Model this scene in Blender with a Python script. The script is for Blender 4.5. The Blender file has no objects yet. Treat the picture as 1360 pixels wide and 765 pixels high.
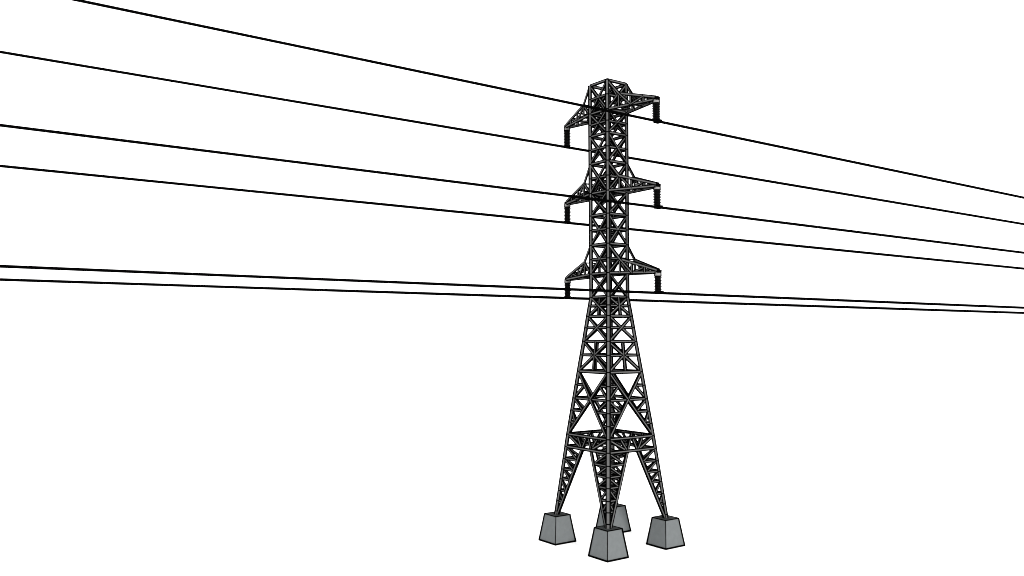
import bpy, math
from mathutils import Vector as V

scene = bpy.context.scene
C = bpy.data.collections.new('scene_objects')
scene.collection.children.link(C)
Z0 = 5.19                                   # ground level sits at z = 0

# ------------------------------------------------------------------ materials
def mat(name, col, rough=0.6, spec=0.3, var=0.0, scale=4.0, bump=0.0):
    m = bpy.data.materials.new(name); m.use_nodes = True
    nt = m.node_tree; b = nt.nodes['Principled BSDF']
    b.inputs['Roughness'].default_value = rough
    b.inputs['Specular IOR Level'].default_value = spec
    b.inputs['Base Color'].default_value = (*col, 1)
    if var:
        tc = nt.nodes.new('ShaderNodeTexCoord')
        n1 = nt.nodes.new('ShaderNodeTexNoise'); n1.inputs['Scale'].default_value = scale
        n1.inputs['Detail'].default_value = 6; n1.inputs['Roughness'].default_value = 0.62
        r = nt.nodes.new('ShaderNodeValToRGB')
        r.color_ramp.elements[0].position = 0.3; r.color_ramp.elements[1].position = 0.7
        r.color_ramp.elements[0].color = (*[c * (1 - var) for c in col], 1)
        r.color_ramp.elements[1].color = (*[c * (1 + var) for c in col], 1)
        nt.links.new(tc.outputs['Object'], n1.inputs['Vector'])
        nt.links.new(n1.outputs['Fac'], r.inputs['Fac'])
        nt.links.new(r.outputs['Color'], b.inputs['Base Color'])
        if bump:
            bp = nt.nodes.new('ShaderNodeBump'); bp.inputs['Strength'].default_value = bump
            bp.inputs['Distance'].default_value = 0.02
            nt.links.new(n1.outputs['Fac'], bp.inputs['Height'])
            nt.links.new(bp.outputs['Normal'], b.inputs['Normal'])
    return m

STEEL = mat('grey_steel', (0.06, 0.06, 0.0597), 0.7, 0.1, 0.10, 3.0)
EDGE = mat('black_edge', (0.0006, 0.0006, 0.0006), 0.9, 0.0)
CONC = mat('concrete', (0.086, 0.0925, 0.0945), 0.9, 0.05, 0.07, 2.2, 0.15)
DARKTOP = mat('dark_top', (0.017, 0.0185, 0.0185), 0.9, 0.05, 0.25, 2.5)
PORC = mat('black_porcelain', (0.001, 0.001, 0.001), 0.45, 0.03)
CAPM = mat('galvanised_cap', (0.15, 0.148, 0.146), 0.6, 0.1, 0.06, 8.0)
WIRE = mat('black_wire', (0.0006, 0.0006, 0.0006), 0.9, 0.0)
WHITE = mat('white_ground', (0.85, 0.85, 0.85), 0.9, 0.0, 0.02, 0.4)

# ------------------------------------------------------------------ helpers
def empty(name, loc=(0, 0, 0), parent=None):
    o = bpy.data.objects.new(name, None); C.objects.link(o)
    o.location = loc; o.empty_display_size = 0.3
    if parent: o.parent = parent
    return o

def link(name, verts, faces, mats, fmat, parent=None):
    me = bpy.data.meshes.new(name); me.from_pydata([tuple(v) for v in verts], [], faces)
    for m in mats: me.materials.append(m)
    me.polygons.foreach_set('material_index', fmat)
    me.update()
    o = bpy.data.objects.new(name, me); C.objects.link(o)
    if parent:
        o.parent = parent
    return o

def tag(o, label, cat, group=None, kind=None):
    o['label'] = label
    if cat: o['category'] = cat
    if group: o['group'] = group
    if kind: o['kind'] = kind
    return o

class Bars:
    """steel bars of rectangular section: grey flats, black arrises"""
    def __init__(s): s.v = []; s.f = []; s.m = []
    def bar(s, p, q, a, b, st, n, off=0.0, end=0.0):
        p = V(p); q = V(q); d = (q - p); L = d.length; d.normalize()
        n = V(n); sd = d.cross(n).normalized(); nn = sd.cross(d).normalized()
        p = p + nn * off; q = q + nn * off
        def cuts(w):
            return [-w / 2, -w / 2 + st, w / 2 - st, w / 2] if w > 2 * st + 0.02 else [-w / 2, w / 2]
        ca, cb = cuts(a), cuts(b)
        ring = []; kinds = []
        for i in range(len(ca) - 1): ring.append((ca[i], -b / 2)); kinds.append(0 if (len(ca) == 4 and i == 1) else 1)
        for i in range(len(cb) - 1): ring.append((a / 2, cb[i])); kinds.append(0 if (len(cb) == 4 and i == 1) else 1)
        for i in range(len(ca) - 1): ring.append((-ca[i], b / 2)); kinds.append(0 if (len(ca) == 4 and i == 1) else 1)
        for i in range(len(cb) - 1): ring.append((-a / 2, -cb[i])); kinds.append(0 if (len(cb) == 4 and i == 1) else 1)
        ts = [0, end, L - end, L] if end else [0, L]
        k = len(ring); base = len(s.v)
        for t in ts:
            for (x, y) in ring: s.v.append(p + d * t + sd * x + nn * y)
        for j in range(len(ts) - 1):
            for i in range(k):
                i2 = (i + 1) % k
                s.f.append((base + j * k + i, base + j * k + i2, base + (j + 1) * k + i2, base + (j + 1) * k + i))
                s.m.append(1 if (end and j != 1) else kinds[i])
        s.f.append(tuple(base + i for i in reversed(range(k)))); s.m.append(1)
        s.f.append(tuple(base + (len(ts) - 1) * k + i for i in range(k))); s.m.append(1)
        return s
    def build(s, name, parent, origin=V((0, 0, 0))):
        return link(name, [v - origin for v in s.v], s.f, [STEEL, EDGE], s.m, parent)

_k = [0]
def jit():
    _k[0] = (_k[0] + 1) % 13
    return (_k[0] - 6) * 0.0035

def one(name, parent, p, q, n, a, b, st, off=None):
    return Bars().bar(p, q, a, b, st, n, jit() if off is None else off).build(name, parent)

# ------------------------------------------------------------------ tower data
LV = dict(T=30.5718, a=28.2721, b=26.4539, c=24.2414, d=21.9066, e=20.123, f=17.8021, g=15.537, h=13.7141,
          i=12.2169, j=10.2678, k=7.935, m=3.0386, q=-3.2392)
LV = {k_: v_ + Z0 for k_, v_ in LV.items()}
WD = dict(T=1.0146, h=1.0, i=1.19, j=1.42, k=1.715, m=2.317, q=3.02)
KEYS = 'Tabcdefgh'
for key in 'abcdefg':
    t = (LV[key] - LV['h']) / (LV['T'] - LV['h']); WD[key] = 1 + 0.0146 * t
def wz(z):
    ks = ['q', 'm', 'k', 'j', 'i', 'h', 'T']
    for lo, hi in zip(ks, ks[1:]):
        if z <= LV[hi]:
            t = (z - LV[lo]) / (LV[hi] - LV[lo]); return WD[lo] + (WD[hi] - WD[lo]) * t
    return WD['T']
# each lattice face: outward normal and the horizontal direction along it
FACES = [((0, -1), (1, 0)), ((1, 0), (0, 1)), ((0, 1), (-1, 0)), ((-1, 0), (0, -1))]
CORNERS = [(1, -1), (1, 1), (-1, 1), (-1, -1)]
def fp(face, s, z, w=None):
    """point on a face at height z, s in -1..1 across it"""
    (nx, ny), (tx, ty) = face
    w = wz(z) if w is None else w
    return V((nx * w + tx * w * s, ny * w + ty * w * s, z))
def fn(face): return V((face[0][0], face[0][1], 0.12))

tower = empty('transmission_tower', (0, 0, 0))
tag(tower, 'tall grey steel lattice pylon with three pairs of cross arms standing on four concrete blocks',
    'transmission tower')

BS = 0.094                                  # black arris width of a brace
BA, BB = 0.27, 0.10                        # brace section
def brace(parent, p, q, face, name='diagonal_brace', a=BA, b=BB, st=BS): return one(name, parent, p, q, fn(face), a, b, st)
def strut(parent, p, q, face, a=0.27, b=0.10): return one('horizontal_strut', parent, p, q, fn(face), a, b, BS)

def posts(parent, keys, a, b, st):
    for (sx, sy) in CORNERS:
        B = Bars()
        for hi, lo in zip(keys, keys[1:]):
            zh, zl = (LV[hi] if isinstance(hi, str) else hi), (LV[lo] if isinstance(lo, str) else lo)
            wh, wl = wz(zh), wz(zl)
            B.bar((sx * wl, sy * wl, zl), (sx * wh, sy * wh, zh), a, b, st, (sx, sy, 0), 0, 0.05)
        B.build('corner_post', parent)

# ------------------------------------------------------------------ upper shaft
shaft = empty('upper_shaft', parent=tower)
mids = {'T': 1, 'a': 1, 'b': 1, 'c': 1, 'd': 0, 'e': 1, 'f': 1, 'g': 0}
ks = []
for hi, lo in zip(KEYS, KEYS[1:]):
    ks.append(hi)
    if mids[hi]: ks.append((LV[hi] + LV[lo]) / 2)
ks.append('h')
posts(shaft, ks, 0.35, 0.315, 0.109)
for hi, lo in zip(KEYS, KEYS[1:]):
    zh, zl = LV[hi], LV[lo]; zm = (zh + zl) / 2
    for F in FACES:
        strut(shaft, fp(F, -1, zh), fp(F, 1, zh), F)
        brace(shaft, fp(F, -1, zh), fp(F, 1, zl), F, a=0.255)
        brace(shaft, fp(F, 1, zh), fp(F, -1, zl), F, a=0.255)
        if mids[hi]: strut(shaft, fp(F, -1, zm), fp(F, 1, zm), F, 0.26)
def plan_cross(parent, z, name='plan_brace', diamond=False):
    w = wz(z)
    if diamond:
        pts = [fp(F, 0, z) for F in FACES]
        for i in range(4): one(name, parent, pts[i], pts[(i + 1) % 4], (0, 0, 1), 0.22, 0.08, BS)
    else:
        one(name, parent, (w, -w, z), (-w, w, z), (0, 0, 1), 0.22, 0.08, BS)
        one(name, parent, (w, w, z), (-w, -w, z), (0, 0, 1), 0.22, 0.08, BS)
for key in 'adg': plan_cross(shaft, LV[key])

# ------------------------------------------------------------------ tapered body
body = empty('tapered_body', parent=tower)
zc = LV['k'] - (LV['k'] - LV['m']) * WD['k'] / (WD['k'] + WD['m'])
u1 = (LV['k'] + zc) / 2
d1 = zc + (LV['m'] - zc) / 3; d2 = zc + (LV['m'] - zc) * 2 / 3
zn = 2.08 + Z0
def xz(hi, lo):
    a, b = wz(hi), wz(lo); return hi - (hi - lo) * a / (a + b)
kz = ['h', xz(LV['h'], LV['i']), 'i', xz(LV['i'], LV['j']), 'j', xz(LV['j'], LV['k']), 'k', u1, zc, d1, d2, 'm', zn]
posts(body, kz, 0.38, 0.315, 0.111)
for hi, lo in ('hi', 'ij', 'jk'):
    zh, zl = LV[hi], LV[lo]; zx = xz(zh, zl)
    for F in FACES:
        strut(body, fp(F, -1, zh), fp(F, 1, zh), F, 0.265)
        strut(body, fp(F, -1, zx), fp(F, 1, zx), F, 0.25)
        brace(body, fp(F, -1, zh), fp(F, 1, zl), F)
        brace(body, fp(F, 1, zh), fp(F, -1, zl), F)
        if hi != 'i':
            one('vertical_post', body, fp(F, 0, zl), fp(F, 0, zh), fn(F), 0.25, 0.10, BS)
for F in FACES: strut(body, fp(F, -1, LV['k']), fp(F, 1, LV['k']), F, 0.28, 0.18)
plan_cross(body, LV['h'] - 0.05, diamond=True); plan_cross(body, LV['h'] - 0.28); plan_cross(body, LV['h'] - 0.5, diamond=True)
# the tall open panel with the big cross
for F in FACES:
    cpt = fp(F, 0, zc)
    strut(body, fp(F, -1, zc), fp(F, 1, zc), F, 0.26)
    for s in (-1, 1):
        top = fp(F, s, LV['k']); bot = fp(F, s, LV['m'])
        brace(body, top, cpt, F, 'main_brace', 0.27, 0.17); brace(body, cpt, bot, F, 'main_brace', 0.27, 0.17)
        e = top.lerp(cpt, 0.5)
        strut(body, fp(F, s, u1), e, F, 0.255); brace(body, e, fp(F, s, zc), F, a=0.255)
        p1 = cpt.lerp(bot, 1 / 3); p2 = cpt.lerp(bot, 2 / 3)
        brace(body, fp(F, s, zc), p1, F, a=0.255); strut(body, fp(F, s, d1), p1, F, 0.255)
        brace(body, fp(F, s, d1), p2, F, a=0.255); strut(body, fp(F, s, d2), p2, F, 0.255)

# ------------------------------------------------------------------ belt above the legs
belt = empty('leg_belt', parent=tower)
EO = 0.21                                   # where an inner chord meets the lower belt (share of half width)
for F in FACES:
    zm = LV['m']
    strut(belt, fp(F, -1, zm), fp(F, 1, zm), F, 0.265, 0.17)
    strut(belt, fp(F, -EO, zn), fp(F, EO, zn), F, 0.265, 0.17)
    for s in (-1, 1):
        E = fp(F, s * EO, zn)
        strut(belt, fp(F, s, zn), E, F, 0.265, 0.17)
        brace(belt, fp(F, s, zm), E, F)
        brace(belt, fp(F, s * 0.5, zm), E, F, a=0.255)
        brace(belt, fp(F, s * 0.03, zm), E, F, a=0.255)
plan_cross(belt, LV['m'] - 0.02, diamond=True)
for i in range(4):                          # plan braces from the quarter points
    p = fp(FACES[i], 0.5, LV['m']); q = fp(FACES[(i + 1) % 4], -0.5, LV['m'])
    one('plan_brace', belt, p, q, (0, 0, 1), 0.22, 0.08, BS)

# ------------------------------------------------------------------ four legs
leg_levels = [zn]
for st_ in (0.93, 0.81, 0.76, 0.90, 0.78, 0.80): leg_levels.append(leg_levels[-1] - st_)
zfoot = LV['q'] + 0.05
for ci, (sx, sy) in enumerate(CORNERS):
    leg = empty('leg', parent=tower)
    foot = V((sx * WD['q'], sy * WD['q'], zfoot - 0.12))
    top = V((sx * wz(zn), sy * wz(zn), zn))
    def main_at(z): return foot.lerp(top, (z - foot.z) / (top.z - foot.z))
    B = Bars()
    lv = leg_levels + [foot.z]
    for hi, lo in zip(lv, lv[1:]):
        B.bar(main_at(lo), main_at(hi), 0.395, 0.295, 0.104, (sx, sy, 0), 0, 0.045)
    B.build('corner_post', leg)
    tops = []
    for fi, F in enumerate(FACES):
        for s in (-1, 1):
            c = fp(F, s, zn)
            if abs(c.x - top.x) < 0.01 and abs(c.y - top.y) < 0.01: tops.append((F, s))
    chords = []
    for F, s in tops:
        E = fp(F, s * EO, zn)
        off = V((F[1][0], F[1][1], 0)) * (-s * 0.17)
        ft = foot + off + V((0, 0, 0.02))
        Bars().bar(ft, E, 0.29, 0.12, 0.098, fn(F), 0.004).build('inner_chord', leg)
        chords.append((F, E, ft))
    def ch_at(c, z):
        F, E, ft = c; return ft.lerp(E, (z - ft.z) / (E.z - ft.z))
    for li, z in enumerate(leg_levels):
        for c in chords:
            F = c[0]
            if li: one('horizontal_strut', leg, main_at(z), ch_at(c, z), fn(F), 0.225, 0.08, 0.08)
            if li + 1 < len(leg_levels):
                one('diagonal_brace', leg, main_at(z), ch_at(c, leg_levels[li + 1]), fn(F), 0.225, 0.08, 0.08)
        if li < len(leg_levels) - 1:
            inner_n = (-sx, -sy, 0.3)
            one('horizontal_strut', leg, ch_at(chords[0], z), ch_at(chords[1], z), inner_n, 0.21, 0.07, 0.07)
            zz = leg_levels[li + 1]
            a_, b_ = (chords[0], chords[1]) if li % 2 else (chords[1], chords[0])
            one('diagonal_brace', leg, ch_at(a_, z), ch_at(b_, zz), inner_n, 0.21, 0.07, 0.07)

# ------------------------------------------------------------------ cross arms
ARM_X = {1: 5.8083, -1: 4.7078}; ARM_Y = -0.3372
TIP_X = {1: 5.64, -1: -4.72}
TIP = {'a': 28.018 + Z0, 'd': 21.5855 + Z0, 'g': 15.2653 + Z0}
ATT = {'a': 26.4006 + Z0, 'd': 20.0605 + Z0, 'g': 13.8091 + Z0}
UP = {'a': 'T', 'd': 'c', 'g': 'f'}
for lev in 'adg':
    zb = LV[lev]; zu = LV[UP[lev]]; wb = WD[lev]; wu = WD[UP[lev]]
    for sx in (1, -1):
        arm = empty('cross_arm', parent=tower)
        tipz = TIP[lev] + 0.06
        hts = [0.25, 0.5, 0.76, 1.0]; hh = [1.04, 0.68, 0.40, 0.15]
        low = {}; upp = {}; root = {}; hang = {}
        for sy in (-1, 1):
            r0 = V((sx * wb, sy * wb, zb)); tip = V((TIP_X[sx], ARM_Y + sy * 0.13, tipz))
            root[sy] = r0; hang[sy] = V((sx * wu, sy * wu, zu))
            low[sy] = [r0.lerp(tip, t) for t in hts]
            upp[sy] = [p + V((0, 0, h)) for p, h in zip(low[sy], hh)]
            d = tip - r0
            nrm = V((-d.y, d.x, 0)) * (sx * sy)
            nrm = V((nrm.x, nrm.y, 0.1 * nrm.length))
            s_, a_, b_ = 0.077, 0.245, 0.10
            one('bottom_chord', arm, r0, tip, nrm, 0.25, b_, s_)
            one('top_chord', arm, upp[sy][0], upp[sy][3], nrm, 0.25, b_, s_)
            one('hanger', arm, hang[sy], upp[sy][0], nrm, a_, b_, s_)
            one('diagonal_brace', arm, r0, upp[sy][0], nrm, 0.225, 0.08, s_)
            for k_ in range(3): one('vertical_post', arm, low[sy][k_], upp[sy][k_], nrm, 0.225, 0.08, s_)
            one('diagonal_brace', arm, upp[sy][0], low[sy][1], nrm, 0.225, 0.08, s_)
            one('diagonal_brace', arm, low[sy][1], upp[sy][2], nrm, 0.215, 0.08, s_)
        for k_ in range(3):
            one('cross_strut', arm, low[-1][k_], low[1][k_], (0, 0, 1), 0.18, 0.08, 0.06)
            one('cross_strut', arm, upp[-1][k_], upp[1][k_], (0, 0, 1), 0.18, 0.08, 0.06)
        seq = [root] + [{sy: low[sy][k_] for sy in (-1, 1)} for k_ in range(3)]
        for k_ in range(3):
            s0 = 1 if k_ % 2 else -1
            one('plan_brace', arm, seq[k_][s0], seq[k_ + 1][-s0], (0, 0, 1), 0.18, 0.07, 0.06)
        for k_ in range(2):
            s0 = 1 if k_ % 2 else -1
            one('plan_brace', arm, upp[s0][k_], upp[-s0][k_ + 1], (0, 0, 1), 0.18, 0.07, 0.06)
        # end plate that joins the four chords
        pz = tipz + 0.1
        one('end_plate', arm, (TIP_X[sx] - sx * 0.22, ARM_Y, pz), (TIP_X[sx] + sx * 0.16, ARM_Y, pz - 0.04), (0, 0, 1), 0.36, 0.24, 0.12)

# ------------------------------------------------------------------ insulators
def lathe(profile, seg=20):
    v = []; f = []
    for (r, z) in profile:
        for i in range(seg):
            a = 2 * math.pi * i / seg; v.append(V((r * math.cos(a), r * math.sin(a), z)))
    n = len(profile)
    for j in range(n - 1):
        for i in range(seg):
            i2 = (i + 1) % seg
            f.append((j * seg + i, j * seg + i2, (j + 1) * seg + i2, (j + 1) * seg + i))
    f.append(tuple(reversed(range(seg)))); f.append(tuple((n - 1) * seg + i for i in range(seg)))
    return v, f

def tube(pts, radii, seg=12):
    v = []; f = []
    for (p, r) in zip(pts, radii):
        for i in range(seg):
            a = 2 * math.pi * i / seg; v.append(p + V((r * math.cos(a), 0, r * math.sin(a))))
    n = len(pts)
    for j in range(n - 1):
        for i in range(seg):
            i2 = (i + 1) % seg
            f.append((j * seg + i, (j + 1) * seg + i, (j + 1) * seg + i2, j * seg + i2))
    f.append(tuple(range(seg))); f.append(tuple((n - 1) * seg + i for i in reversed(range(seg))))
    return v, f

def rod(v, f, p, q, r, seg=8):
    d = (q - p).normalized(); u = d.orthogonal().normalized(); w = d.cross(u)
    b = len(v)
    for pt in (p - d * r * 0.5, q + d * r * 0.5):
        for i in range(seg):
            a = 2 * math.pi * i / seg; v.append(pt + u * (r * math.cos(a)) + w * (r * math.sin(a)))
    for i in range(seg):
        i2 = (i + 1) % seg; f.append((b + i, b + i2, b + seg + i2, b + seg + i))
    f.append(tuple(b + i for i in reversed(range(seg)))); f.append(tuple(b + seg + i for i in range(seg)))
INS_X = {1: 5.58, -1: -4.7078}
LEVNAME = {'a': 'topmost', 'd': 'middle', 'g': 'lowest'}
SIDENAME = {1: 'right', -1: 'left'}
for lev in 'adg':
    for sx in (1, -1):
        x, y = INS_X[sx], ARM_Y
        dxw = sx * ARM_X[sx] - x
        ztop = TIP[lev] + 0.06; zat = ATT[lev]
        ins = empty('insulator', (x, y, ztop))
        tag(ins, f'black ribbed insulator with pale cap hanging from the {LEVNAME[lev]} {SIDENAME[sx]} cross arm',
            'insulator', 'insulators hanging from the cross arms')
        v, f = lathe([(0.25, 0.02), (0.25, -0.02), (0.2, -0.022), (0.2, -0.25), (0.27, -0.252), (0.27, -0.31)])
        fm = []
        for j in range(5): fm += [0 if j == 2 else 1] * 20
        link('cap', v, f, [CAPM, EDGE], fm + [1, 1], ins)
        for s_ in (-1, 1):  # black rods that draw the outline at the cap's two sides
            v, f = [], []
            rod(v, f, V((s_ * 0.152, s_ * 0.152, 0.02)), V((s_ * 0.16, s_ * 0.16, -0.29)), 0.055)
            link('cap_outline', v, f, [EDGE], [0] * len(f), ins)
        z0 = -0.31; z1 = zat - ztop + 0.1; n = 10; pitch = (z0 - z1) / n
        for k_ in range(n):
            zt = z0 - k_ * pitch
            v, f = lathe([(0.22, zt + 0.002), (0.23, zt - pitch * 0.3), (0.305, zt - pitch * 0.55), (0.315, zt - pitch * 0.68),
                          (0.30, zt - pitch * 0.78), (0.23, zt - pitch * 0.82), (0.22, zt - pitch + 0.002)])
            link('disc', v, f, [PORC], [0] * len(f), ins)
        B = Bars(); B.bar((dxw * 0.6, -0.24, zat - ztop + 0.03), (dxw * 0.6, 0.24, zat - ztop + 0.03), 0.26 + dxw * 0.8, 0.24, 0.3, (0, 0, 1))
        link('wire_clamp', B.v, B.f, [STEEL, EDGE], B.m, ins)

# ------------------------------------------------------------------ wires
WTXT = {('a', 1): 'black wire highest of the six, held by the topmost right insulator',
        ('a', -1): 'black wire second from the top, held by the topmost left insulator',
        ('d', 1): 'black wire third from the top, held by the middle right insulator',
        ('d', -1): 'black wire fourth from the top, held by the middle left insulator',
        ('g', 1): 'black wire fifth from the top, held by the lowest right insulator',
        ('g', -1): 'black wire lowest of the six, held by the lowest left insulator'}
for (lev, sx), text in WTXT.items():
    x = sx * ARM_X[sx]; o0 = V((x, ARM_Y, ATT[lev]))
    ys = [-160, -60, -30, -12, 0, 15, 40, 90, 200, 400]
    rr = [0.066, 0.066, 0.075, 0.093, 0.104, 0.116, 0.132, 0.155, 0.18, 0.2]
    v, f = tube([V((0, yy, 0)) for yy in ys], [q_ * (1.0 if sx > 0 else 1.13) for q_ in rr])
    o = link('power_line', v, f, [WIRE], [0] * len(f))
    o.location = o0
    tag(o, text, 'power line', 'wires strung along the tower')

# ------------------------------------------------------------------ footings
BT, BBm, BO = 0.6977, 1.0017, 2.9328
ZT, ZB = -3.1814 + Z0, -5.1923 + Z0 - 0.0677
FTXT = {(1, -1): 'grey tapered concrete block under the nearest front leg of the pylon',
        (1, 1): "grey tapered concrete block under the pylon's rightmost leg",
        (-1, -1): "grey tapered concrete block under the pylon's leftmost leg",
        (-1, 1): 'grey tapered concrete block half hidden behind the front leg of the pylon'}
for (sx, sy), text in FTXT.items():
    ft = empty('concrete_footing', (sx * BO, sy * BO, ZB))
    tag(ft, text, 'footing', 'concrete footings under the tower')
    H = ZT - ZB
    def lev_ring(t, extra=0):
        w = BBm + (BT - BBm) * t + extra; z = H * t
        return [V((w * a, w * b, z)) for a, b in ((1, -1), (1, 1), (-1, 1), (-1, -1))]
    v = []; f = []
    N = 6
    for i in range(N + 1): v += lev_ring(i / N)
    for i in range(N):
        for k_ in range(4):
            k2 = (k_ + 1) % 4; f.append((i * 4 + k_, i * 4 + k2, i * 4 + 4 + k2, i * 4 + 4 + k_))
    f.append((3, 2, 1, 0)); f.append((N * 4, N * 4 + 1, N * 4 + 2, N * 4 + 3))
    link('block', v, f, [CONC], [0] * len(f), ft)
    # top face of the block, a thin slab in darker grey
    w = BT - 0.01
    v = [V((w * a, w * b, z)) for z in (H - 0.02, H + 0.012) for a, b in ((1, -1), (1, 1), (-1, 1), (-1, -1))]
    f = [(3, 2, 1, 0), (4, 5, 6, 7)] + [(k_, (k_ + 1) % 4, 4 + (k_ + 1) % 4, 4 + k_) for k_ in range(4)]
    link('top_face', v, f, [DARKTOP], [0] * len(f), ft)
    v = []; f = []
    R0, R1 = lev_ring(0), lev_ring(1)
    for P in R0: P.z += 0.07
    for k_ in range(4):
        k2 = (k_ + 1) % 4
        rod(v, f, R0[k_], R0[k2], 0.068); rod(v, f, R1[k_], R1[k2], 0.045 if k_ in (0, 3) else 0.055)
        rod(v, f, R0[k_], R1[k_], 0.03 if k_ == 0 else 0.07)
    link('edge_trim', v, f, [EDGE], [0] * len(f), ft)

# ------------------------------------------------------------------ setting
S = 3000
g = link('ground', [V((-S, -S, 0)), V((S, -S, 0)), V((S, S, 0)), V((-S, S, 0))], [(0, 1, 2, 3)], [WHITE], [0]); g.location.z = -0.072
tag(g, 'plain white ground running to the white horizon', None, None, 'structure')

w = bpy.data.worlds.new('World'); scene.world = w; w.use_nodes = True
bg = w.node_tree.nodes['Background']
bg.inputs['Color'].default_value = (1, 1, 1, 1); bg.inputs['Strength'].default_value = 2.0

sl = bpy.data.lights.new('sun', 'SUN'); sl.energy = 4.2; sl.angle = math.radians(9); sl.color = (1, 0.985, 0.96)
so = bpy.data.objects.new('sun', sl); C.objects.link(so)
sd = V((1, -0.28, 0.5)).normalized()
so.rotation_euler = sd.to_track_quat('Z', 'Y').to_euler()

# ------------------------------------------------------------------ camera
cam = bpy.data.cameras.new('camera'); co = bpy.data.objects.new('camera', cam); C.objects.link(co)
co.location = (48.8529, -44.6571, 10.8215 + Z0)
yaw, pit = -0.9457, 0.055
co.rotation_euler = (math.pi / 2 + pit, 0, -yaw)
cam.sensor_fit = 'HORIZONTAL'; cam.sensor_width = 36; cam.lens = 36 * 1115.98 / 1360
cam.clip_end = 10000; cam.clip_start = 0.1
scene.camera = co

scene.view_settings.view_transform = 'Standard'
scene.view_settings.look = 'None'
scene.view_settings.exposure = 0; scene.view_settings.gamma = 1
scene.cycles.pixel_filter_type = 'BLACKMAN_HARRIS'
scene.cycles.filter_width = 1.0
